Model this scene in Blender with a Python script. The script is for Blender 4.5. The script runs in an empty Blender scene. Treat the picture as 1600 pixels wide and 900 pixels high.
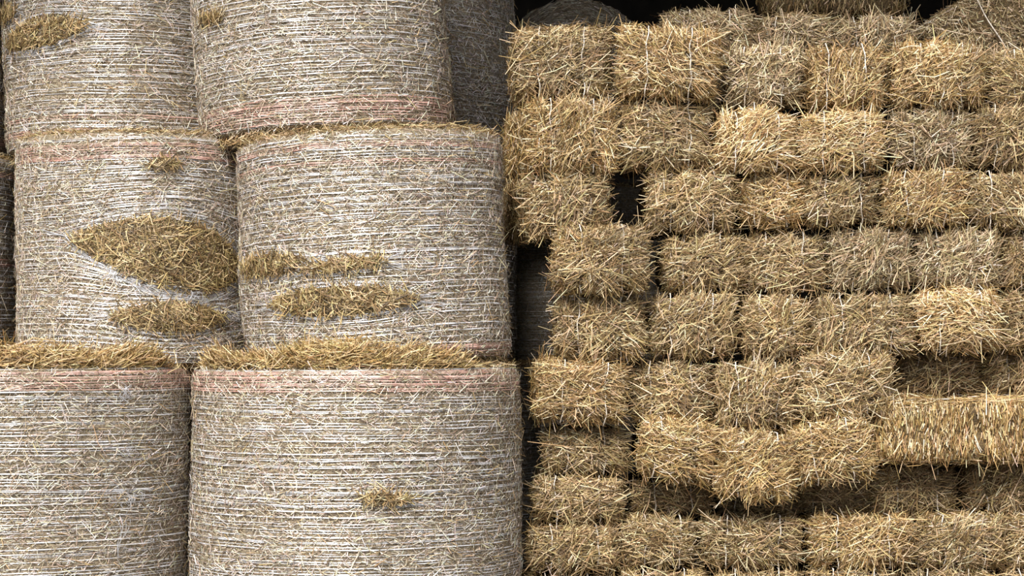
import bpy, math
import numpy as np

sc = bpy.context.scene
COL = sc.collection

# ------------------------------------------------------------------ camera
F = 3200.0          # focal length in pixels of the 1600 x 900 frame
D0 = 10.0           # camera to the plane Y = 0
ZE = 1.34           # eye height
HZ = 560.0          # horizon row
cam = bpy.data.cameras.new('camera')
cam.sensor_width = 36.0
cam.lens = 36.0 * F / 1600.0
cam.shift_y = (HZ - 450.0) / 1600.0
cam.clip_end = 300
cob = bpy.data.objects.new('camera', cam)
cob.location = (0, -D0, ZE)
cob.rotation_euler = (math.pi / 2, 0, 0)
COL.objects.link(cob)
sc.camera = cob

# ------------------------------------------------------------------ sky, sun, exposure
w = bpy.data.worlds.new('overcast_sky')
sc.world = w
w.use_nodes = True
bg = w.node_tree.nodes['Background']
bg.inputs['Color'].default_value = (0.93, 0.96, 1.0, 1)
bg.inputs['Strength'].default_value = 0.66
sun = bpy.data.lights.new('sun', 'SUN')
sun.energy = 5.2
sun.angle = math.radians(26)
sun.color = (1.0, 0.965, 0.91)
so = bpy.data.objects.new('sun', sun)
COL.objects.link(so)
so.rotation_euler = (math.radians(45), 0, math.radians(-18))
vs = sc.view_settings
vs.view_transform = 'Standard'
vs.look = 'None'
vs.gamma = 1.0
vs.use_curve_mapping = False
vs.exposure = 0.45

# ------------------------------------------------------------------ helpers
rng = np.random.default_rng(11)


def wx(px, Y):
    return (px - 800.0) / F * (D0 + Y)


def wz(py, Y):
    return ZE + (HZ - py) / F * (D0 + Y)


class Noise:
    """smooth lumps: a sum of random plane waves"""
    def __init__(s, seed, freq, n=9):
        r = np.random.default_rng(seed)
        k = r.normal(size=(n, 3))
        k /= np.linalg.norm(k, axis=1)[:, None]
        s.k = k * freq * r.uniform(0.5, 1.6, n)[:, None]
        s.p = r.uniform(0, 6.28, n)
        s.n = n

    def __call__(s, P):
        return np.sin(P @ s.k.T + s.p).sum(1) / math.sqrt(s.n)


def norm(v):
    return v / np.maximum(np.linalg.norm(v, axis=1)[:, None], 1e-9)


def quad_mesh(name, V, Q, mat, colors=None, smooth=False):
    me = bpy.data.meshes.new(name)
    V = np.ascontiguousarray(V, dtype=np.float32)
    Q = np.ascontiguousarray(Q, dtype=np.int32)
    me.vertices.add(len(V))
    me.vertices.foreach_set('co', V.ravel())
    me.loops.add(Q.size)
    me.loops.foreach_set('vertex_index', Q.ravel())
    me.polygons.add(len(Q))
    me.polygons.foreach_set('loop_start', np.arange(0, Q.size, Q.shape[1], dtype=np.int32))
    if smooth:
        me.polygons.foreach_set('use_smooth', np.ones(len(Q), dtype=bool))
    if colors is not None:
        a = me.color_attributes.new('Col', 'FLOAT_COLOR', 'POINT')
        c = np.ones((len(V), 4), dtype=np.float32)
        c[:, :3] = colors
        a.data.foreach_set('color', c.ravel())
    me.update(calc_edges=True)
    me.materials.append(mat)
    return me


def link(name, me, parent=None, **props):
    o = bpy.data.objects.new(name, me)
    COL.objects.link(o)
    if parent is not None:
        o.parent = parent
    for k, v in props.items():
        o[k] = v
    return o


def thing(name, label, cat, loc, rot=(0, 0, 0), group=None):
    o = bpy.data.objects.new(name, None)
    COL.objects.link(o)
    o.location = loc
    o.rotation_euler = rot
    o['label'] = label
    o['category'] = cat
    if group:
        o['group'] = group
    return o


def strands(P, T, N, L, W, C, seg=2, bend=0.10, sag=0.04, taper=0.55):
    """folded straw blades; P = middle, T = direction, N = which way the fold faces"""
    n = len(P)
    T = norm(T)
    S = norm(np.cross(T, N + rng.normal(0, 0.35, (n, 3))))
    U = np.cross(S, T)
    ks = seg + 1
    B = rng.normal(0, bend, (n, 1)) * S + rng.normal(0, bend, (n, 1)) * U
    B[:, 2] -= sag
    V = np.empty((n, ks, 3, 3))
    for i in range(ks):
        s = i / seg
        c = P + T * (L * (s - 0.5))[:, None] + B * (L * 4 * s * (1 - s))[:, None]
        ww = (W * (1 - (1 - taper) * s))[:, None]
        V[:, i, 0] = c - S * ww * 0.5
        V[:, i, 1] = c + U * ww * 0.42
        V[:, i, 2] = c + S * ww * 0.5
    base = np.arange(n)[:, None] * (ks * 3)
    q = []
    for i in range(seg):
        for j in range(2):
            a = i * 3 + j
            q.append([a, a + 1, a + 4, a + 3])
    Q = (base[:, None, :] + np.array(q)[None]).reshape(-1, 4)
    col = np.repeat(C, ks * 3, axis=0)
    return V.reshape(-1, 3), Q, col


def join(parts):
    V, Q, C, off = [], [], [], 0
    for v, q, c in parts:
        V.append(v); Q.append(q + off); C.append(c); off += len(v)
    return np.concatenate(V), np.concatenate(Q), np.concatenate(C)


def tube(path, r, closed=False, sides=4):
    path = np.asarray(path, float)
    n = len(path)
    if closed:
        T = np.roll(path, -1, 0) - np.roll(path, 1, 0)
    else:
        T = np.gradient(path, axis=0)
    T = norm(T)
    ref = np.where(np.abs(T[:, [0]]) > 0.8, [[0, 0, 1.0]], [[1.0, 0, 0]])
    A = norm(np.cross(T, ref))
    B = np.cross(T, A)
    a = np.arange(sides) / sides * 2 * math.pi
    V = path[:, None] + r * (np.cos(a)[None, :, None] * A[:, None] + np.sin(a)[None, :, None] * B[:, None])
    Q = []
    m = n if closed else n - 1
    i = np.arange(m)[:, None]
    j = np.arange(sides)[None]
    i2, j2 = (i + 1) % n, (j + 1) % sides
    Q = np.stack([i * sides + j, i * sides + j2, i2 * sides + j2, i2 * sides + j], -1).reshape(-1, 4)
    return V.reshape(-1, 3), Q


def ramp(stops, t):
    stops = np.array(stops)
    x = np.clip(t, 0, 0.9999) * (len(stops) - 1)
    i = x.astype(int)
    f = (x - i)[:, None]
    return stops[i] * (1 - f) + stops[i + 1] * f


PAL = {
    'bright': [(.15, .085, .03), (.40, .26, .10), (.66, .48, .23), (.90, .74, .46), (1.0, .93, .76)],  # gold lightened: sheen of flat-lying glossy straw put into the colour
    'gold': [(.10, .055, .018), (.29, .182, .064), (.53, .365, .155), (.80, .635, .36), (.97, .89, .70)],
    'tan': [(.075, .046, .018), (.225, .148, .060), (.42, .298, .135), (.67, .53, .30), (.93, .84, .65)],
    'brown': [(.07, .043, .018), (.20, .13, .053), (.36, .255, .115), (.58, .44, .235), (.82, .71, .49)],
    'grey': [(.088, .057, .026), (.25, .178, .085), (.44, .335, .185), (.67, .555, .36), (.92, .84, .68)],
    'net': [(.092, .062, .038), (.275, .203, .132), (.53, .437, .33), (.82, .735, .62), (.98, .94, .87)],
    'netgrey': [(.09, .072, .060), (.20, .170, .148), (.33, .29, .26), (.48, .44, .40), (.68, .64, .60)],  # dirty grey that also carries the shade on the back bales
    'netdull': [(.10, .078, .062), (.25, .213, .185), (.45, .40, .36), (.70, .65, .60), (.95, .92, .88)],  # weathered grey, lightened to make up for weak light at the back
    'tear': [(.045, .028, .011), (.14, .092, .036), (.29, .205, .085), (.54, .41, .20), (.85, .72, .47)],
}


def colors(pal, n, a=0.9, b=1.35):
    c = ramp(PAL[pal], rng.beta(a, b, n))
    if pal in ('bright', 'gold', 'tan', 'brown', 'grey', 'tear'):
        c = c * np.array([0.945, 0.905, 0.875])
    return np.clip(c * rng.uniform(0.9, 1.1, (n, 3)), 0, 1)


# ------------------------------------------------------------------ materials
def mat(name):
    m = bpy.data.materials.new(name)
    m.use_nodes = True
    nt = m.node_tree
    return m, nt, nt.nodes['Principled BSDF']


def straw_material():
    m, nt, b = mat('straw_blades')
    at = nt.nodes.new('ShaderNodeAttribute'); at.attribute_name = 'Col'
    tc = nt.nodes.new('ShaderNodeTexCoord')
    nz = nt.nodes.new('ShaderNodeTexNoise'); nz.inputs['Scale'].default_value = 60
    nz.inputs['Detail'].default_value = 2
    mr = nt.nodes.new('ShaderNodeMapRange')
    mr.inputs['To Min'].default_value = 0.72; mr.inputs['To Max'].default_value = 1.25
    mx = nt.nodes.new('ShaderNodeVectorMath'); mx.operation = 'SCALE'
    nt.links.new(tc.outputs['Object'], nz.inputs['Vector'])
    nt.links.new(nz.outputs['Fac'], mr.inputs['Value'])
    nt.links.new(at.outputs['Color'], mx.inputs[0])
    nt.links.new(mr.outputs['Result'], mx.inputs['Scale'])
    nt.links.new(mx.outputs['Vector'], b.inputs['Base Color'])
    b.inputs['Roughness'].default_value = 0.42
    b.inputs['Specular IOR Level'].default_value = 0.45
    return m


def core_material(name, dark, light, scale):
    m, nt, b = mat(name)
    tc = nt.nodes.new('ShaderNodeTexCoord')
    mp = nt.nodes.new('ShaderNodeMapping'); mp.inputs['Scale'].default_value = scale
    nz = nt.nodes.new('ShaderNodeTexNoise'); nz.inputs['Scale'].default_value = 1.0
    nz.inputs['Detail'].default_value = 5; nz.inputs['Roughness'].default_value = 0.7
    nz.inputs['Distortion'].default_value = 0.6
    rp = nt.nodes.new('ShaderNodeValToRGB')
    rp.color_ramp.elements[0].position = 0.36; rp.color_ramp.elements[0].color = (*dark, 1)
    rp.color_ramp.elements[1].position = 0.66; rp.color_ramp.elements[1].color = (*light, 1)
    bp = nt.nodes.new('ShaderNodeBump'); bp.inputs['Strength'].default_value = 0.9
    bp.inputs['Distance'].default_value = 0.01
    nt.links.new(tc.outputs['Object'], mp.inputs['Vector'])
    nt.links.new(mp.outputs['Vector'], nz.inputs['Vector'])
    nt.links.new(nz.outputs['Fac'], rp.inputs['Fac'])
    nt.links.new(rp.outputs['Color'], b.inputs['Base Color'])
    nt.links.new(nz.outputs['Fac'], bp.inputs['Height'])
    nt.links.new(bp.outputs['Normal'], b.inputs['Normal'])
    b.inputs['Roughness'].default_value = 0.8
    return m


def plain_material(name, c1, c2, rough=0.5, scale=40.0):
    m, nt, b = mat(name)
    tc = nt.nodes.new('ShaderNodeTexCoord')
    nz = nt.nodes.new('ShaderNodeTexNoise'); nz.inputs['Scale'].default_value = scale
    nz.inputs['Detail'].default_value = 4
    rp = nt.nodes.new('ShaderNodeValToRGB')
    rp.color_ramp.elements[0].position = 0.35; rp.color_ramp.elements[0].color = (*c1, 1)
    rp.color_ramp.elements[1].position = 0.65; rp.color_ramp.elements[1].color = (*c2, 1)
    nt.links.new(tc.outputs['Object'], nz.inputs['Vector'])
    nt.links.new(nz.outputs['Fac'], rp.inputs['Fac'])
    nt.links.new(rp.outputs['Color'], b.inputs['Base Color'])
    b.inputs['Roughness'].default_value = rough
    return m


M_STRAW = straw_material()
M_CORE = core_material('packed_straw', (.045, .027, .010), (.19, .125, .052), (38, 38, 110))
M_RCORE = core_material('wrapped_straw', (.11, .078, .045), (.42, .34, .23), (45, 45, 130))
M_NET = plain_material('white_net', (.40, .40, .42), (.64, .64, .68), 0.33, 25)
M_NET.node_tree.nodes['Principled BSDF'].inputs['Specular IOR Level'].default_value = 1.0
M_NET.node_tree.nodes['Principled BSDF'].inputs['IOR'].default_value = 1.62
M_RED = plain_material('red_net', (.42, .21, .17), (.64, .44, .38), 0.4, 25)
M_TWINE = plain_material('pale_twine', (.60, .50, .40), (.88, .82, .74), 0.5, 60)
M_YARD = plain_material('dusty_concrete', (.23, .20, .16), (.36, .33, .28), 0.9, 3)
M_BARN = plain_material('shade_dark_timber', (.012, .010, .008), (.03, .025, .02), 0.85, 6)  # timber near black: the gloom inside the barn is put into the colour


# ------------------------------------------------------------------ the barn
def box_mesh(name, lo, hi, m):
    x0, y0, z0 = lo; x1, y1, z1 = hi
    V = [(x0, y0, z0), (x1, y0, z0), (x1, y1, z0), (x0, y1, z0), (x0, y0, z1), (x1, y0, z1), (x1, y1, z1), (x0, y1, z1)]
    Q = [(3, 2, 1, 0), (4, 5, 6, 7), (0, 1, 5, 4), (1, 2, 6, 5), (2, 3, 7, 6), (3, 0, 4, 7)]
    return quad_mesh(name, V, Q, m)


def structure(name, lo, hi, m, label):
    link(name, box_mesh(name, lo, hi, m), None, kind='structure', label=label)


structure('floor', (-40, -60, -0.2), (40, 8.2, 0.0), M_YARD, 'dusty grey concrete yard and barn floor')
structure('wall_back', (-8, 8, 0), (8, 8.2, 5.15), M_BARN, 'shade-darkened timber wall at the back of the barn')
structure('wall_left', (-8.2, -1.0, 0), (-8, 8.2, 5.15), M_BARN, 'shade-darkened timber side wall left of the round bales')
structure('wall_right', (8, -1.0, 0), (8.2, 8.2, 5.15), M_BARN, 'shade-darkened timber side wall right of the square bales')
structure('ceiling', (-8.4, -1.25, 5.15), (8.4, 8.4, 5.35), M_BARN, 'shade-darkened underside of the barn roof')  # unseen roof, its height and eave set to shade the deeper bales


# ------------------------------------------------------------------ square bales
def grid_box(n, hx, hy, hz, r):
    """rounded box as six grids, welded"""
    t = np.linspace(-1, 1, n)
    A, B = np.meshgrid(t, t, indexing='ij')
    A, B = A.ravel(), B.ravel()
    O = np.ones_like(A)
    faces = [(A, -O, B, 0), (A, O, B, 1), (-O, A, B, 1), (O, A, B, 0), (A, B, O, 0), (A, B, -O, 1)]
    idx = np.arange(n * n).reshape(n, n)
    q0 = np.stack([idx[:-1, :-1], idx[1:, :-1], idx[1:, 1:], idx[:-1, 1:]], -1).reshape(-1, 4)
    V, Q = [], []
    for k, (x, y, z, flip) in enumerate(faces):
        V.append(np.stack([x, y, z], 1))
        q = q0 + k * n * n
        Q.append(q[:, ::-1] if flip else q)
    V = np.concatenate(V); Q = np.concatenate(Q)
    key = np.round(V * 1000).astype(int)
    _, first, inv = np.unique(key, axis=0, return_index=True, return_inverse=True)
    V = V[first]; Q = inv.ravel()[Q]
    h = np.array([hx, hy, hz])
    P = V * h
    inner = np.clip(P, -(h - r), h - r)
    return inner + norm(P - inner) * r, Q


class Bale:
    def __init__(s, W, L, H, seed, side):
        s.W, s.L, s.H, s.side = W, L, H, side
        s.groove = None
        s.hollow = False
        s.n1 = Noise(seed, 9.0); s.n2 = Noise(seed + 1, 26.0)
        s.tw = (-W * 0.24 + 0.01 * math.sin(seed * 7.1), W * 0.24 + 0.01 * math.sin(seed * 3.7))

    def disp(s, P, N):
        g = np.zeros(len(P))
        if not s.side:
            for tx in s.tw:
                g += np.exp(-((P[:, 0] - tx) / 0.025) ** 2)
        if s.groove is not None:
            g += 1.3 * np.exp(-((P[:, 1] - s.groove - 0.25 * P[:, 2]) / 0.013) ** 2)
        u = P / np.array([s.W / 2, s.L / 2, s.H / 2])
        pil = np.clip(1 - u[:, 2] ** 2, 0, 1) * np.clip(1 - u[:, 0] ** 2, 0, 1)
        d = 0.011 * s.n1(P) + 0.006 * s.n2(P) - 0.042 * g * (1 - np.abs(N[:, 0]) * (s.groove is None)) + 0.042 * pil * np.abs(N[:, 1])
        if s.hollow:
            d = d - 0.075 * np.exp(-(P[:, 0] / 0.055) ** 2 - ((P[:, 2] - s.H / 2 + .03) / 0.075) ** 2) * (P[:, 1] < -s.L / 2 + .2)
        return P + N * d[:, None]


COUNT = {'tris': 0}


def square_bale(label, x0, x1, y0, y1, Yf, pal='tan', bias=0, roll=0, yaw=0, pitch=0, L=0.92,
                side=False, top=0.14, left=0.14, right=0.14, rho=13300, sg=0.62, seed=0, depth=0.42, twine=True, bright=False, groove=None, ftwine=None, hollow=False):
    """pixel box of the front face -> a bale with its front at Y = Yf"""
    sc_ = (D0 + Yf) / F
    vw = (x1 - x0) * sc_ - 0.016
    vh = (y1 - y0) * sc_ + 0.001
    cx = wx((x0 + x1) / 2, Yf)
    zb = wz(y1, Yf)
    if side:
        W, LL, H = depth, vw, vh
        cy = Yf + W / 2
        rz = math.pi / 2
    else:
        W, LL, H = vw, L, vh
        cy = Yf + LL / 2
        rz = 0
    B = Bale(W, LL, H, seed, side)
    B.groove = groove
    B.hollow = hollow
    # the Empty stands at the base; roll about the bale's middle, then put the base there
    root = thing('square_bale', label, 'straw bale', (cx, cy, zb), (math.radians(pitch), math.radians(roll), rz + math.radians(yaw)),
                 'square straw bales stacked on the right')
    h = np.array([W / 2, LL / 2, H / 2])
    ctr = np.array([0, 0, H / 2])
    V, Q = grid_box(13, h[0] - 0.016, h[1] - 0.016, h[2] - 0.016, 0.075)
    Nn = norm(V / (h * h))
    Vd = B.disp(V, Nn) + ctr
    link('body', quad_mesh('bale_body', Vd, Q, M_CORE, smooth=True), root)
    COUNT['tris'] += 2 * len(Q)
    # straw blades
    front = '-x' if side else '-y'
    parts = []
    ax = {'x': 0, 'y': 1, 'z': 2}
    jobs = [(front, None, rho)]
    if side:
        jobs += [('+z', top, rho * .6), ('-z', .10, rho * .5), ('-y', left, rho * .6), ('+y', right, rho * .6)]
    else:
        jobs += [('+z', top, rho * .62), ('-z', .12, rho * .6), ('-x', left, rho * .62), ('+x', right, rho * .62)]
    fa = ax[front[1]]
    for f, lim, r_ in jobs:
        na = ax[f[1]]
        sgn = -1 if f[0] == '-' else 1
        ta = [k for k in range(3) if k != na]
        lo = [-h[ta[0]], -h[ta[1]]]
        hi = [h[ta[0]], h[ta[1]]]
        if lim is not None:
            k = ta.index(fa)
            lim = min(lim, 2 * h[fa])
            hi[k] = lo[k] + lim
        area = (hi[0] - lo[0]) * (hi[1] - lo[1])
        n = int(area * r_)
        if n < 4:
            continue
        P = np.zeros((n, 3)); N = np.zeros((n, 3))
        P[:, ta[0]] = rng.uniform(lo[0], hi[0], n)
        P[:, ta[1]] = rng.uniform(lo[1], hi[1], n)
        P[:, na] = sgn * h[na]
        # round the box edges
        rr = 0.088
        inner = np.clip(P, -(h - rr), h - rr)
        N = norm(P - inner)
        P = inner + N * (rr - 0.004)
        u = P[:, ta[0]] / h[ta[0]]
        v = P[:, ta[1]] / h[ta[1]]
        P = B.disp(P, N)
        # a slow swirl keeps neighbouring blades combed together
        ph = math.radians(bias) + (0.15 if side else 0.6) * B.n1(P * 0.9 + 3.0) + rng.normal(0, sg * 1.2, n)
        if lim is not None and not side:
            # on the flanks the blades run round the corner
            ph = rng.normal(0, 0.8, n)
            if ta[0] != fa:
                ph += math.pi / 2 * (rng.random(n) < 0.55)
        d1, d2 = np.cos(ph), np.sin(ph)
        flip = np.where((d1 * u + d2 * v < 0) & (rng.random(n) < 0.8), -1.0, 1.0)
        d1 = d1 * flip; d2 = d2 * flip
        push = 0.5
        d1 += push * np.sign(u) * np.abs(u) ** 7
        d2 += push * np.sign(v) * np.abs(v) ** 7
        if lim is None and not side:
            dr = (v < -0.62) & (rng.random(n) < .75)
            d2[dr] -= rng.uniform(.3, 1.3, dr.sum())
        if lim is not None and fa in ta:
            k = ta.index(fa)
            (d1 if k == 0 else d2)[:] -= 0.35
        T = np.zeros((n, 3))
        T[:, ta[0]] = d1
        T[:, ta[1]] = d2
        T = norm(T)
        if not side and na != 0:
            # blades splay away from each twine groove
            for tx in B.tw:
                dx = P[:, 0] - tx
                T[:, 0] += 0.55 * np.sign(dx) * np.exp(-(dx / 0.05) ** 2)
        T = norm(T)
        wrap = np.where(rng.random(n) < 0.72, 1.0, 0.2)
        T = norm(T - N * ((T * N).sum(1) * wrap)[:, None])
        out = 0.02 + 0.55 * rng.random(n) ** 2.4
        T = norm(T + N * out[:, None])
        Ls = np.clip(rng.lognormal(math.log(0.062), 0.44, n), 0.025, 0.19)
        if side and lim is None:
            Ls *= 0.55
        stray = rng.random(n) < 0.02
        Ls[stray] = rng.uniform(0.14, 0.24, stray.sum())
        Ws = rng.uniform(0.0026, 0.0058, n)
        P = P + N * rng.uniform(-0.020, 0.012, n)[:, None] + T * (Ls * 0.12)[:, None]
        if not side:
            gd = np.min(np.abs(P[:, [0]] - np.array([B.tw])), axis=1)
            Ls = np.where((gd < 0.02) & (na != 0), Ls * 0.6, Ls)
        c = colors(pal, n)
        # patches of brighter and older straw within one bale
        c *= (1 + 0.10 * B.n1(P * 1.3))[:, None]
        c = np.clip(c, 0, 1)
        lg = Ls > 0.10
        for msk, sgm in ((lg, 2), (~lg, 1)):
            if msk.any():
                parts.append(strands((P + ctr)[msk], T[msk], N[msk], Ls[msk], Ws[msk], c[msk], seg=sgm, bend=.07))
    v_, q_, c_ = join(parts)
    COUNT['tris'] += 2 * len(q_)
    link('straw_coat', quad_mesh('bale_straw', v_, q_, M_STRAW, c_), root, kind='stuff')
    # two twines running round the bale lengthwise
    if twine and not side:
        a = np.linspace(0, 2 * math.pi, 56, endpoint=False)
        e = 0.16
        cy_, cz_ = np.cos(a), np.sin(a)
        py = np.sign(cy_) * np.abs(cy_) ** e * (h[1] - 0.004)
        pz = np.sign(cz_) * np.abs(cz_) ** e * (h[2] - 0.004)
        # even spacing along the front face
        m = 22
        zz = np.linspace(-1, 1, m) * (h[2] - 0.03)
        q_ = np.linspace(-1, 1, m)
        bury = 0.008 if bright else 0.024
        fy = -(h[1] + 0.003 - bury) - 0.012 * (1 - q_ ** 2)
        ty = np.linspace(-1, 1, 12) * (h[1] - 0.03)
        loop_y = np.concatenate([fy, ty, (h[1] - 0.002) * np.ones(m), ty[::-1]])
        loop_z = np.concatenate([zz, (h[2] - 0.002) * np.ones(12), zz[::-1], -(h[2] - 0.002) * np.ones(12)])
        for tx in B.tw:
            fy2 = loop_y + 0.010 * np.sin(loop_z * 27 + seed * 1.7 + tx * 9) * (0.5 if bright else 1.0)
            xx = tx + 0.006 * np.sin(loop_z * 22 + seed) + 0.003 * np.sin(loop_z * 61 + 2 * seed)
            path = np.stack([xx, fy2, loop_z + H / 2], 1)
            v2, q2 = tube(path, 0.0030, True)
            link('twine', quad_mesh('bale_twine', v2, q2, M_TWINE, smooth=True), root)
            COUNT['tris'] += 2 * len(q2)
    elif side and twine:
        m = 30
        yy = np.linspace(-1, 1, m) * (h[1] - 0.01)
        for tx, tz in ((-0.24, H - 0.002), (0.24, H - 0.002)):
            path = np.stack([tx * W + 0.004 * np.sin(yy * 20), yy, np.full(m, tz)], 1)
            v2, q2 = tube(path, 0.0026)
            link('twine', quad_mesh('bale_twine', v2, q2, M_TWINE, smooth=True), root)
    if ftwine is not None:
        zz = np.linspace(.01, H - .01, 16)
        path = np.stack([np.full(16, -(W / 2 + .014)) + .004 * np.sin(zz * 30), ftwine + .02 * np.sin(zz * 6), zz], 1)
        v2, q2 = tube(path, 0.0036)
        link('twine', quad_mesh('bale_twine', v2, q2, M_TWINE, smooth=True), root)
    return root


ORD = ['first', 'second', 'third', 'fourth', 'fifth', 'sixth', 'seventh', 'eighth', 'ninth', 'tenth']
TONE = {'gold': 'golden', 'bright': 'golden', 'tan': 'tan', 'brown': 'brownish', 'grey': 'greyish'}
# every row from the top: (x0, x1, y0, y1, front Y, palette, options, own label or None)
ROWS = [
    ('top', [
        (803, 955, 40, 153, -.04, 'tan', dict(top=.5, left=.5, bias=10), 'tan square bale on the top left corner of the square bale stack'),
        (962, 1122, 40, 153, -.08, 'gold', dict(top=.4, L=.5, bias=-8, roll=3, bright=True), 'golden bale with two bright white twines beside the top left corner bale'),
        (1132, 1260, 72, 168, .06, 'grey', dict(top=.5, bias=20), None),
        (1262, 1388, 66, 170, .00, 'gold', dict(top=.5, bias=35, left=.2, hollow=True), 'golden bale with a hollow in its top edge in the top row'),
        (1396, 1546, 66, 166, .02, 'gold', dict(top=.5, bias=25, L=.52), None),
        (1550, 1690, 76, 166, .05, 'tan', dict(top=.5, L=.5), None)]),
    ('second', [
        (800, 946, 152, 268, -.10, 'gold', dict(left=.9, bias=12, yaw=9), 'golden bale at the left end of the second row of square bales'),
        (970, 1116, 154, 262, -.02, 'tan', dict(bias=0), None),
        (1118, 1249, 174, 268, -.04, 'bright', dict(bias=-4, sg=.45, bright=True), 'bright golden bale with one white twine, left of its bright twin'),
        (1251, 1384, 172, 268, -.05, 'bright', dict(bias=6, sg=.5, bright=True), 'bright golden bale with a wide white twine, right of its bright twin'),
        (1392, 1520, 166, 264, .04, 'grey', dict(bias=30), None),
        (1522, 1660, 162, 264, .05, 'brown', dict(bias=15), None)]),
    ('third', [
        (802, 938, 266, 366, -.06, 'tan', dict(left=.9, roll=-6, bias=8, yaw=9), 'sagging tan bale left of the dark hole in the square stack'),
        (1010, 1152, 264, 362, .00, 'tan', dict(left=.4, bias=50), 'tan bale right of the dark hole in the square stack'),
        (1156, 1256, 270, 354, .01, 'gold', dict(bias=5), None),
        (1256, 1380, 268, 354, .00, 'tan', dict(bias=20), None),
        (1380, 1514, 266, 354, -.01, 'gold', dict(bias=-10), None),
        (1517, 1650, 266, 356, .00, 'tan', dict(bias=5), None)]),
    ('fourth', [
        (864, 1018, 350, 458, -.14, 'tan', dict(left=.4, top=.3, right=.2, bias=0), 'wide bale jutting forward below the dark hole, above the dark gap'),
        (1034, 1162, 366, 455, .03, 'tan', dict(bias=40), None),
        (1164, 1294, 362, 456, .03, 'tan', dict(bias=15), None),
        (1296, 1429, 358, 454, .02, 'grey', dict(bias=60), None),
        (1431, 1566, 358, 452, .02, 'grey', dict(bias=35), None),
        (1568, 1690, 358, 452, .05, 'brown', dict(bias=35), None)]),
    ('fifth', [
        (862, 1008, 462, 560, -.06, 'tan', dict(left=.4, bias=30), None),
        (1012, 1150, 458, 560, -.03, 'tan', dict(bias=10), None),
        (1162, 1266, 460, 560, -.02, 'tan', dict(bias=40), None),
        (1268, 1436, 457, 556, .00, 'tan', dict(bias=10), None),
        (1440, 1566, 454, 550, -.06, 'bright', dict(bias=-5, sg=.5, roll=-2, bright=True), 'brightest golden bale of the fifth row with a white twine, near the right edge'),
        (1568, 1700, 450, 552, .03, 'brown', dict(bias=20), None)]),
    ('sixth', [
        (834, 980, 564, 664, -.16, 'gold', dict(left=.4, roll=4, bias=-12, top=.25, sg=.5), 'golden bale jutting out to the left towards the round bales'),
        (985, 1114, 564, 664, -.01, 'tan', dict(bias=10), None),
        (1116, 1250, 566, 672, -.06, 'tan', dict(bias=55), None),
        (1252, 1396, 552, 656, -.08, 'tan', dict(bias=5, right=.3), 'pale bale left of the recessed dark bale in the sixth row'),
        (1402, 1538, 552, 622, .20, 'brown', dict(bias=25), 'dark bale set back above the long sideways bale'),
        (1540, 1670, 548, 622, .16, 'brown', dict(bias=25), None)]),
    ('seventh', [
        (848, 984, 666, 742, -.03, 'tan', dict(left=.4, bias=-15), None),
        (990, 1116, 656, 752, -.16, 'gold', dict(roll=9, bias=-18, sg=.5, top=.3), 'drooping golden bale sloping down to the right in the seventh row'),
        (1116, 1244, 674, 780, -.17, 'gold', dict(roll=5, bias=-10, top=.3), 'lowest drooping bale hanging over the dark ledge'),
        (1244, 1372, 656, 756, -.17, 'gold', dict(roll=-8, bias=10, top=.3), 'golden bale tilted down to the left beside the long sideways bale')]),
    ('eighth', [
        (832, 978, 744, 818, -.04, 'tan', dict(left=.4, bias=10), None),
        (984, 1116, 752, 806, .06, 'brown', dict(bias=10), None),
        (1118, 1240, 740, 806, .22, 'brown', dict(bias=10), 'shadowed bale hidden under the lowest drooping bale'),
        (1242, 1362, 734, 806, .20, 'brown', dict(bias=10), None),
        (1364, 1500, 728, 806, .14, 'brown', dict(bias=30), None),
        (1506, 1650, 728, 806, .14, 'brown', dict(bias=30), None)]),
    ('ninth', [
        (824, 970, 820, 894, -.05, 'tan', dict(left=.4, bias=10), None),
        (974, 1092, 806, 890, -.04, 'tan', dict(bias=20, top=.3), None),
        (1094, 1260, 806, 890, -.04, 'tan', dict(bias=15, top=.3), None),
        (1264, 1434, 806, 890, -.05, 'gold', dict(bias=25, top=.3), None),
        (1436, 1574, 806, 890, -.04, 'tan', dict(bias=25, top=.3), None),
        (1576, 1710, 806, 890, -.04, 'tan', dict(bias=25, top=.3), None)]),
    ('bottom', [
        (812, 960, 896, 990, -.05, 'brown', dict(left=.3), None),
        (962, 1110, 890, 990, -.07, 'tan', dict(top=.2), None),
        (1112, 1260, 890, 990, -.07, 'tan', dict(top=.2), None),
        (1262, 1410, 890, 990, -.07, 'tan', dict(top=.2), None),
        (1412, 1560, 890, 990, -.07, 'tan', dict(top=.2), None),
        (1562, 1700, 890, 990, -.07, 'tan', dict(top=.2), None)]),
]
seed = 100
for rname, row in ROWS:
    for k, (x0, x1, y0, y1, Y, pal, opt, lab) in enumerate(row):
        seed += 5
        if lab is None:
            lab = '%s bale, %s from the left in the %s row of square bales' % (TONE[pal], ORD[k], rname)
        o = dict(opt)
        if rname == 'bottom':
            o['rho'] = 5500
        square_bale(lab, x0, x1, y0, y1, Y, pal, seed=seed, **o)
square_bale('long straw bale laid sideways with a flat cut face of upright straw', 1376, 1680, 624, 724, -.10, 'gold',
            bias=90, sg=.22, side=True, top=.3, seed=900, rho=14000, groove=-.005)
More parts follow.
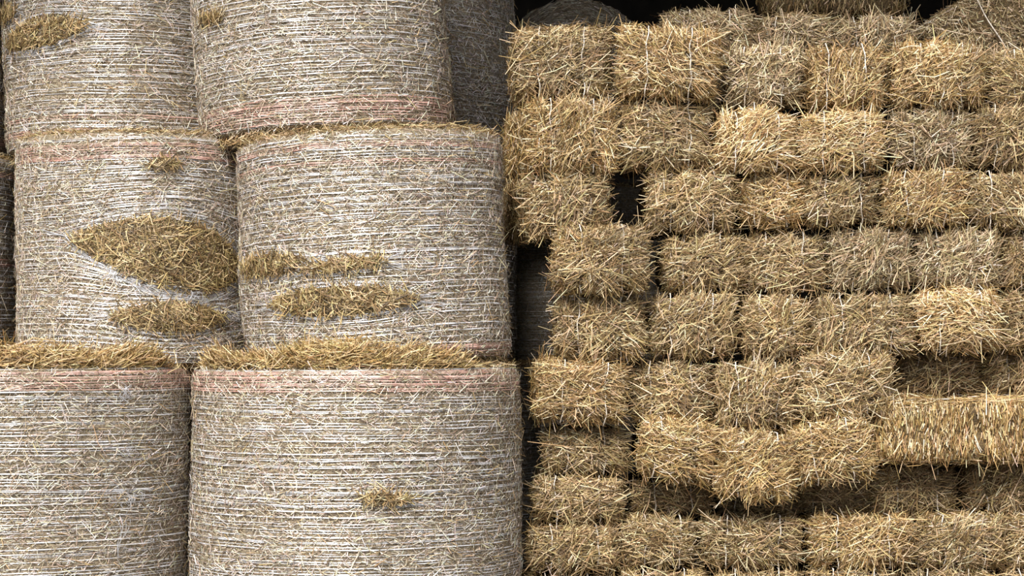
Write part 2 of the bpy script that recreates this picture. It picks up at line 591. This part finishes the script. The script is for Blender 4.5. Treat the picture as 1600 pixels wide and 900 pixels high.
# bales set back on top of the stack
square_bale('dim bale set back above the golden bale with two white twines', 1036, 1180, 14, 84, .58, 'grey', bias=10, top=.4, seed=910, L=.8)
square_bale('dim bale set back over the greyish bale of the top row', 1183, 1302, 24, 84, .56, 'grey', bias=20, top=.4, seed=915, L=.8)
square_bale('dim bale set back over the bale with a hollow top edge', 1304, 1436, 24, 84, .56, 'grey', bias=10, top=.4, seed=920, L=.8)
square_bale('darkest straw bale far back under the black barn roof', 1190, 1414, -80, 22, 1.02, 'brown', bias=90, sg=.3, side=True, top=.2, seed=925, rho=5000)
square_bale('big tilted bale with a long white twine in the top right corner', 1471, 1751, -41, 78, .64, 'grey', bias=50, sg=.8, pitch=-30,
            side=True, top=.3, right=.4, seed=930, rho=8000, ftwine=.10)


# ------------------------------------------------------------------ round bales
class Round:
    def __init__(s, R, h, seed, tears):
        s.R, s.h = R, h
        s.n1 = Noise(seed, 5.0); s.n2 = Noise(seed + 1, 17.0); s.n3 = Noise(seed + 2, 50.0)
        s.tears = tears

    def tear(s, a, z):
        """how deep inside a tear: 0 outside .. 1 in the middle"""
        m = np.zeros(len(a))
        for (a0, z0, ha, hb, sl, k) in s.tears:
            u = (a - a0) * s.R / ha
            w = lens(u, k)
            d = z - (z0 + sl * (a - a0) * s.R)
            m = np.maximum(m, np.clip(1 - (d / np.maximum(hb * w, 1e-4)) ** 2, 0, 1) * (w > 0))
        return m

    def remap(s, a, z):
        for (a0, z0, ha, hb, sl, k) in s.tears:
            u = (a - a0) * s.R / (ha * 1.08)
            w = lens(u, k)
            c = z0 + sl * (a - a0) * s.R
            d = z - c
            near = np.exp(-(d / (hb * 3.0)) ** 2)
            sg = np.where(d >= 0, 1.0, -1.0)
            z = z + sg * (np.sqrt(d * d + (hb * w) ** 2) - np.abs(d)) * near
        return z

    def pos(s, a, z, off=0.0, bulge=True):
        """a = angle from the front (towards +X), z = height"""
        h, R = s.h, s.R
        e = 0.075
        dz = np.maximum(np.maximum(e - z, z - (h - e)), 0) / e
        sh = 1 - 0.055 * (1 - np.sqrt(np.clip(1 - dz * dz, 0, 1)))
        t = 2 * z / h - 1
        base = np.stack([np.sin(a), -np.cos(a), z], 1)
        r = R * sh * (1 - 0.012 * t * t) + 0.010 * s.n1(base) + 0.0035 * s.n2(base) + 0.0015 * s.n3(base)
        r = r + 0.0026 * np.cos(z * 2 * math.pi / 0.0285)
        if bulge:
            m = s.tear(a, z)
            r = r + 0.016 * np.sqrt(m)
        r = r + off
        return np.stack([r * np.sin(a), -r * np.cos(a), z], 1)


def lens(u, k=0.0):
    return np.clip(1 - u * u, 0, 1) ** 0.8 * (1 + k * u)


def ribbon(path, up, width):
    n = len(path)
    V = np.empty((n, 2, 3))
    V[:, 0] = path - up * width * 0.5
    V[:, 1] = path + up * width * 0.5
    i = np.arange(n - 1)
    Q = np.stack([2 * i, 2 * i + 2, 2 * i + 3, 2 * i + 1], 1)
    return V.reshape(-1, 3), Q


def round_bale(label, cpx, Yc, R, ybot, ytop, tilt=(0, 0), tears=(), bands=(), bits=15000, pal='net', seed=0,
               rims=(1200, 1200), net=1.0, heap=None, lift=None, white=1.0, shreds=(), height=None, spin=0, lying=False):
    Df = D0 + Yc - R
    zb = wz(ybot, Yc - R) if lift is None else lift
    h = (wz(ytop, Yc - R) - zb) if height is None else height
    D = D0 + Yc
    X = (cpx - 800.0) / F * D
    conv = []
    for (tx, ty, hw, hh, sl, *sk) in tears:
        dx = (tx - cpx) / F * (D - R * 0.9)
        a0 = math.asin(max(-.97, min(.97, dx / R)))
        dd = (D - R * math.cos(a0)) / F
        conv.append((a0, wz(ty, Yc - R * math.cos(a0)) - zb, hw * dd / max(.45, math.cos(a0)), hh * dd, -sl * math.cos(a0), sk[0] if sk else 0.0))
    S = Round(R, h, seed, conv)
    if lying:
        rot = (math.radians(-66), 0, math.radians(-8))
    else:
        rot = (math.radians(tilt[0]), math.radians(tilt[1]), 0)
    root = thing('round_bale', label, 'round bale', (X, Yc, zb), rot, 'round net-wrapped bales stacked on the left')
    # body with end caps
    na, nz = 140, 44
    a = np.linspace(-math.pi, math.pi, na, endpoint=False)
    prof = [(0.0, r) for r in (0.02, 0.35, 0.62, 0.85)] + [(z, 1.0) for z in np.linspace(0, 1, nz)] + [(1.0, r) for r in (0.85, 0.62, 0.35, 0.02)]
    V = []
    for (zz, fr) in prof:
        p = S.pos(a, np.full(na, zz * h), -0.003)
        if fr < 1:
            p[:, :2] *= fr
            p[:, 2] += (0.03 if zz > .5 else -0.0) * (1 - fr ** 4) * 0.4
        V.append(p)
    V = np.concatenate(V)
    m = len(prof)
    i = np.arange(m - 1)[:, None]; j = np.arange(na)[None]
    Q = np.stack([i * na + j, i * na + (j + 1) % na, (i + 1) * na + (j + 1) % na, (i + 1) * na + j], -1).reshape(-1, 4)
    link('body', quad_mesh('round_body', V, Q, M_RCORE, smooth=True), root)
    COUNT['tris'] += 2 * len(Q)
    AM = 1.85
    # flattened straw bits under the net
    n = int(bits * 1.22)
    aa = rng.uniform(-AM, AM, n); zz = rng.uniform(0.01, h - 0.01, n)
    keep = S.tear(aa, zz) < 0.03
    aa, zz = aa[keep], zz[keep]; n = len(aa)
    P = S.pos(aa, zz, rng.uniform(-0.003, 0.0065, n))
    N = np.stack([np.sin(aa), -np.cos(aa), np.zeros(n)], 1)
    Ta = np.stack([np.cos(aa), np.sin(aa), np.zeros(n)], 1)
    ph = rng.normal(0, 0.75, n)
    T = Ta * np.cos(ph)[:, None] + np.array([[0, 0, 1.0]]) * np.sin(ph)[:, None]
    out = rng.normal(0.0, 0.07, n)
    loose = rng.random(n) < 0.05
    out[loose] = rng.uniform(0.05, 0.45, loose.sum())
    Ls = np.clip(rng.lognormal(math.log(0.030), 0.45, n), 0.012, 0.10)
    Ls[loose] *= 1.35
    big = rng.random(n) < 0.004
    Ls[big] = rng.uniform(0.07, 0.14, big.sum())
    Ws = rng.uniform(0.0020, 0.0042, n)
    T = T + N * out[:, None]
    C = colors(pal, n, 1.35, 1.5)
    C[loose] = colors('tan', loose.sum(), 2.2, 1.3)
    v_, q_, c_ = strands(P + N * (np.maximum(out, 0) * Ls * .4)[:, None], T, N, Ls, Ws, C, seg=1, sag=0)
    link('straw_bits', quad_mesh('round_bits', v_, q_, M_STRAW, c_), root, kind='stuff')
    COUNT['tris'] += 2 * len(q_)
    # net threads round the bale
    zb_list = [(z0, z1) for (z0, z1) in bands]

    def in_band(z):
        return any(b0 <= z <= b1 for b0, b1 in zb_list)
    VV, QQ, off = [], [], 0
    VR, QR, offr = [], [], 0
    ns = 130
    ta = np.linspace(-AM - .2, AM + .2, ns)
    up = np.tile([0, 0, 1.0], (ns, 1))
    zlines = []
    z = 0.022
    while z < h - 0.015:
        zlines.append((z, rng.uniform(.0024, .0046) * white))
        if rng.random() < 0.75 * net:
            zlines.append((z + rng.uniform(.006, .022), rng.uniform(.0014, .0030) * white))
        z += 0.0285
    for (b0, b1) in zb_list:
        z = b0
        while z < b1:
            zlines.append((z, rng.uniform(.0022, .0046)))
            z += 0.0115
    nz1 = Noise(seed + 7, 6.0); nz2 = Noise(seed + 8, 22.0)
    for (z, wd) in zlines:
        q3 = np.stack([ta * R * 1.0, np.full(ns, z * 3.0), np.zeros(ns)], 1)
        zw = z + 0.0042 * nz1(q3) + 0.0016 * nz2(q3)
        zw = np.clip(S.remap(ta, zw), 0.006, h - 0.006)
        p = S.pos(ta, zw, 0.0024 + 0.0028 * nz2(q3 * 1.7 + 5))
        wv = (wd * np.clip(1 + 0.5 * nz2(q3 * 2.1 + 9), 0.25, 1.7))[:, None]
        upv = norm(up - 0.42 * np.stack([np.sin(ta), -np.cos(ta), np.zeros(ns)], 1))
        v, q = ribbon(p, upv, wv)
        if in_band(z):
            VR.append(v); QR.append(q + offr); offr += len(v)
        else:
            VV.append(v); QQ.append(q + off); off += len(v)
    # threads bunched into ropes along the lips of each tear
    for (a0, z0, ha, hb, sl, sk) in conv:
        if hb < .03:
            continue
        for k in range(10):
            tt = np.linspace(-1.35, 1.35, 46)
            al = a0 + tt * ha / R
            sgn = -1 if k % 5 else 1
            ww = np.maximum(lens(np.clip(tt / 1.05, -1, 1), sk), 0)
            spread = rng.uniform(1.0, 1.4)
            fan = rng.normal(0, .022) * np.clip(np.abs(tt) - .75, 0, 1) * 2.5
            zz = z0 + sl * tt * ha + sgn * hb * ww * spread + fan + rng.normal(0, .002) + .002 * np.sin(tt * rng.uniform(4, 14))
            ok = (np.abs(al) < 1.9)
            if ok.sum() < 6:
                continue
            al, zz = al[ok], np.clip(zz[ok], .01, h - .01)
            p = S.pos(al, zz, rng.uniform(.004, .011))
            v, q = ribbon(p, np.tile([0, 0, 1.0], (len(al), 1)), np.full((len(al), 1), rng.uniform(.0010, .0022)))
            VV.append(v); QQ.append(q + off); off += len(v)
    # fine zigzag mesh between the threads
    nzg = 190
    tz = np.linspace(-AM, AM, nzg)
    z = 0.03
    while z < h - 0.06:
        zz = z + 0.0285 * 1.5 * (np.arange(nzg) % 2)
        zz = np.clip(S.remap(tz, zz), 0.006, h - 0.006)
        p = S.pos(tz, zz, 0.0035)
        nn = np.stack([np.sin(tz), -np.cos(tz), np.zeros(nzg)], 1)
        tg = norm(np.gradient(p, axis=0))
        tg[:] = norm(np.stack([np.cos(tz), np.sin(tz), np.zeros(nzg)], 1))
        v, q = ribbon(p, tg * .7 + np.array([[0, 0, .7]]), np.full((nzg, 1), 0.0011))
        VV.append(v); QQ.append(q + off); off += len(v)
        z += 0.057
    # torn threads hanging at tear edges
    for (sx, sy, ln, cnt) in shreds:
        dx = (sx - cpx) / F * (D - R * .9)
        a0 = math.asin(max(-.97, min(.97, dx / R)))
        z0 = wz(sy, Yc - R * math.cos(a0)) - zb
        for k in range(int(cnt * 1.8)):
            t = np.linspace(0, 1, 9)
            l = ln * rng.uniform(.5, 1.3)
            ax_ = a0 + rng.normal(0, .03) + rng.normal(0, .05) * t + .015 * np.sin(t * rng.uniform(3, 9))
            zx = z0 + rng.normal(0, .012) - l * t
            p = S.pos(ax_, np.clip(zx, 0.01, h - .01), 0.011 + 0.012 * rng.random() * np.sin(t * 3.1))
            side_ = np.stack([np.cos(ax_), np.sin(ax_), np.zeros(9)], 1)
            v, q = ribbon(p, side_, np.full((9, 1), rng.uniform(.0018, .0038)))
            VV.append(v); QQ.append(q + off); off += len(v)
    if VV:
        qq = np.concatenate(QQ)
        link('net_wrap', quad_mesh('net_threads', np.concatenate(VV), qq, M_NET), root, kind='stuff')
        COUNT['tris'] += 2 * len(qq)
    if VR:
        qq = np.concatenate(QR)
        link('edge_band', quad_mesh('red_threads', np.concatenate(VR), qq, M_RED), root, kind='stuff', label='faded red net threads')
        COUNT['tris'] += 2 * len(qq)
    # straw sticking out of the open ends
    for top, cnt in ((0, rims[0]), (1, rims[1])):
        if not cnt:
            continue
        al = rng.uniform(-AM, AM, cnt)
        zr = np.full(cnt, h if top else 0.0)
        P = S.pos(al, zr, rng.uniform(-0.075, 0.012, cnt))
        N = np.stack([np.sin(al), -np.cos(al), np.zeros(cnt)], 1)
        Ta = np.stack([np.cos(al), np.sin(al), np.zeros(cnt)], 1)
        upv = np.array([[0, 0, 1.0 if top else -1.0]])
        P[:, 2] += (1 if top else -1) * rng.uniform(-0.012, 0.016, cnt)
        T = N * rng.uniform(.1, .8, cnt)[:, None] + Ta * rng.normal(0, 1.0, cnt)[:, None] + upv * rng.uniform(-.15, .55, cnt)[:, None]
        if not top:
            P[:, 2] -= rng.uniform(-.01, .022, cnt)
            T = T + upv * rng.uniform(0, .9, cnt)[:, None]
        Ls = rng.uniform(.035, .11, cnt)
        C = colors('brown', cnt, 1.2, 1.4)
        v_, q_, c_ = strands(P, T, N, Ls, rng.uniform(.003, .0058, cnt), C)
        link('rim_straw', quad_mesh('rim_straw', v_, q_, M_STRAW, c_), root, kind='stuff')
        COUNT['tris'] += 2 * len(q_)
    if lying:
        cnt = 5000
        al = rng.uniform(-1.9, 1.9, cnt); rr = R * np.sqrt(rng.random(cnt)) * .98
        P = np.stack([rr * np.sin(al), -rr * np.cos(al), rng.uniform(-.012, .004, cnt)], 1)
        T = rng.normal(0, 1, (cnt, 3)); T[:, 2] = rng.normal(-.1, .25, cnt)
        N = np.tile([0, 0, -1.0], (cnt, 1))
        v_, q_, c_ = strands(P, T, N, rng.uniform(.03, .09, cnt), rng.uniform(.003, .0055, cnt), colors('net', cnt), seg=1)
        link('end_straw', quad_mesh('end_straw', v_, q_, M_STRAW, c_), root, kind='stuff')
        COUNT['tris'] += 2 * len(q_)
    if heap:
        # the loose straw lying along the front of the top rim
        cnt, amin, amax, hmax = heap
        al = rng.uniform(amin, amax, cnt)
        prof_h = hmax * (0.72 + 0.22 * np.sin(al * 5.3 + seed) + 0.08 * np.sin(al * 17) + 0.25 * al) * np.clip((amax - al) * 5, 0, 1) ** .7
        d = rng.random(cnt)
        P = S.pos(al, np.full(cnt, h), 0.022 - 0.12 * d)
        P[:, 2] += 0.0 + prof_h * rng.random(cnt) * np.sqrt(np.clip(1 - (2 * d - 1) ** 2 * .8, 0, 1)) + 0.004
        N = np.stack([np.sin(al), -np.cos(al), np.full(cnt, .6)], 1)
        Ta = np.stack([np.cos(al), np.sin(al), np.zeros(cnt)], 1)
        T = N * rng.uniform(.0, .6, cnt)[:, None] + Ta * rng.normal(.35, .9, cnt)[:, None]
        T[:, 2] += rng.normal(.16, .24, cnt)
        Ls = np.clip(rng.lognormal(math.log(.095), .4, cnt), .04, .24)
        C = colors('tan', cnt, 1.5, 1.5) * np.array([1.0, .95, .82])
        v_, q_, c_ = strands(P, T, N, Ls, rng.uniform(.0034, .0064, cnt), C)
        link('loose_straw', quad_mesh('heap_straw', v_, q_, M_STRAW, c_), root, kind='stuff', label='loose yellow straw along the top rim')
        COUNT['tris'] += 2 * len(q_)
    # straw showing through each tear
    for (a0, z0, ha, hb, sl, sk) in conv:
        cnt = int(17000 * ha * hb * 2.0) + 60
        u = rng.uniform(-1, 1, cnt * 3); vv = rng.uniform(-1, 1, cnt * 3)
        vv *= 1 + abs(sk) * .3
        ok = np.abs(vv) < lens(u, sk) * rng.uniform(.9, 1.1, len(u))
        u, vv = u[ok][:cnt * 2], vv[ok][:cnt * 2]
        c2 = len(u)
        al = a0 + u * ha / R
        zz = z0 + sl * u * ha + vv * hb
        okz = (zz > 0.02) & (zz < h - .02) & (np.abs(al) < 2.2)
        al, zz = al[okz], zz[okz]; c2 = len(al)
        P = S.pos(al, zz, rng.uniform(-0.02, 0.012, c2))
        N = np.stack([np.sin(al), -np.cos(al), np.zeros(c2)], 1)
        Ta = np.stack([np.cos(al), np.sin(al), np.zeros(c2)], 1)
        ph = rng.normal(-.3, 1.0, c2)
        T = Ta * np.cos(ph)[:, None] + np.array([[0, 0, 1.0]]) * np.sin(ph)[:, None] + N * rng.uniform(-.05, .35, c2)[:, None]
        Ls = np.clip(rng.lognormal(math.log(.064), .4, c2), .025, .15)
        C = colors('tear', c2, 1.2, 1.4)
        v_, q_, c_ = strands(P, T, N, Ls, rng.uniform(.003, .0062, c2), C, bend=.05)
        link('exposed_straw', quad_mesh('tear_straw', v_, q_, M_STRAW, c_), root, kind='stuff', label='golden straw bulging through a tear in the net')
        COUNT['tris'] += 2 * len(q_)
    return root


# bottom row
round_bale('large round bale at bottom left, cut off by the left edge, with white net tufts', 46, 0.0, .80, 990, 576, lift=0.0, height=1.30,
           bands=((1.20, 1.285),), bits=19000, seed=1, heap=(3600, -1.2, 1.25, .115), rims=(0, 1300),
           shreds=((240, 605, .05, 6), (243, 700, .03, 8), (240, 750, .03, 8), (252, 770, .06, 8), (236, 810, .16, 3), (276, 840, .02, 6), (300, 665, .03, 5)))
round_bale('largest round bale, bottom centre, with a faded red band at the top', 557, 0.0, .80, 990, 576, lift=0.0, height=1.30,
           bands=((1.19, 1.285),), bits=21000, seed=2, heap=(5000, -1.15, .82, .135), rims=(0, 1500),
           tears=((622, 778, 40, 8, .05),), white=1.1)
# middle row
round_bale('round bale with a big torn hole showing straw, at the left', 221, .42, .62, 552, 204, lift=1.315,
           bands=((.985, 1.06),), bits=16000, seed=3, tears=((288, 393, 142, 53, .15, .35), (302, 496, 88, 24, .0), (290, 256, 26, 4, -.1)),
           shreds=((215, 425, .06, 8), (330, 455, .05, 6), (240, 445, .05, 5)))
round_bale('round bale with two wide slits showing straw, in the centre of the stack', 594, .0, .645, 575, 200, lift=1.315, tilt=(0, -3.2),
           bands=((.925, .945), (1.0, 1.02), (.01, .07)), bits=17000, seed=4, tears=((545, 467, 125, 24, .02), (430, 406, 62, 18, .0), (555, 412, 72, 11, -.05)),
           white=1.1, rims=(1300, 1800))
# top row
round_bale('round bale in the top left corner with a torn slit of straw', 198, .96, .64, 216, -170, lift=2.40,
           bands=((.07, .10), (.155, .175)), bits=12000, seed=5, tears=((90, 52, 78, 23, -.10), (25, 22, 22, 12, 0)), height=1.12)
round_bale('round bale at the top centre with a dark straw underside', 513, .35, .64, 205, -170, lift=2.44, tilt=(0, -3.2),
           bands=((.03, .14),), bits=14000, seed=6, tears=((350, 18, 22, 6, .1),), height=1.12, rims=(4200, 800))
# the left neighbours, cut off by the frame
round_bale('narrow strip of a round bale at the left edge, upper one', -176, .98, .64, 230, -170, lift=2.40, bits=5000, seed=7, height=1.12, bands=((.05, .12),))
round_bale('narrow strip of a round bale with a red stripe at the left edge', -164, .80, .64, 552, 236, lift=1.315, height=1.075, bits=5500, seed=8, bands=((.50, .545), (.97, 1.0)))
round_bale('round bale lying on its side behind the top left corner square bale', 872, 1.55, .46, 0, 0, lift=2.66, height=1.1,
           bits=8000, seed=15, pal='net', lying=True, rims=(2200, 0), white=.8)
# the second row behind
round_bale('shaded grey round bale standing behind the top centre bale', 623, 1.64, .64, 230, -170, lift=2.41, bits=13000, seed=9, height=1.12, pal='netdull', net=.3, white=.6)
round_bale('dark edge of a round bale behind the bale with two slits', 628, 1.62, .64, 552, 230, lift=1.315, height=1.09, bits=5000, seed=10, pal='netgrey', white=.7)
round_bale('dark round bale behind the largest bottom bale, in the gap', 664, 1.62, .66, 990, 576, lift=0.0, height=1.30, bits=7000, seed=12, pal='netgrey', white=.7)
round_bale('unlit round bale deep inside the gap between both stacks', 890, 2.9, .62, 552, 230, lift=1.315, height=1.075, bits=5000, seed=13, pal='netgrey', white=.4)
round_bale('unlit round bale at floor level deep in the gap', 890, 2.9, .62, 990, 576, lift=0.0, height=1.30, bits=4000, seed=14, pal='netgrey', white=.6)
print('TRIANGLES', COUNT['tris'])
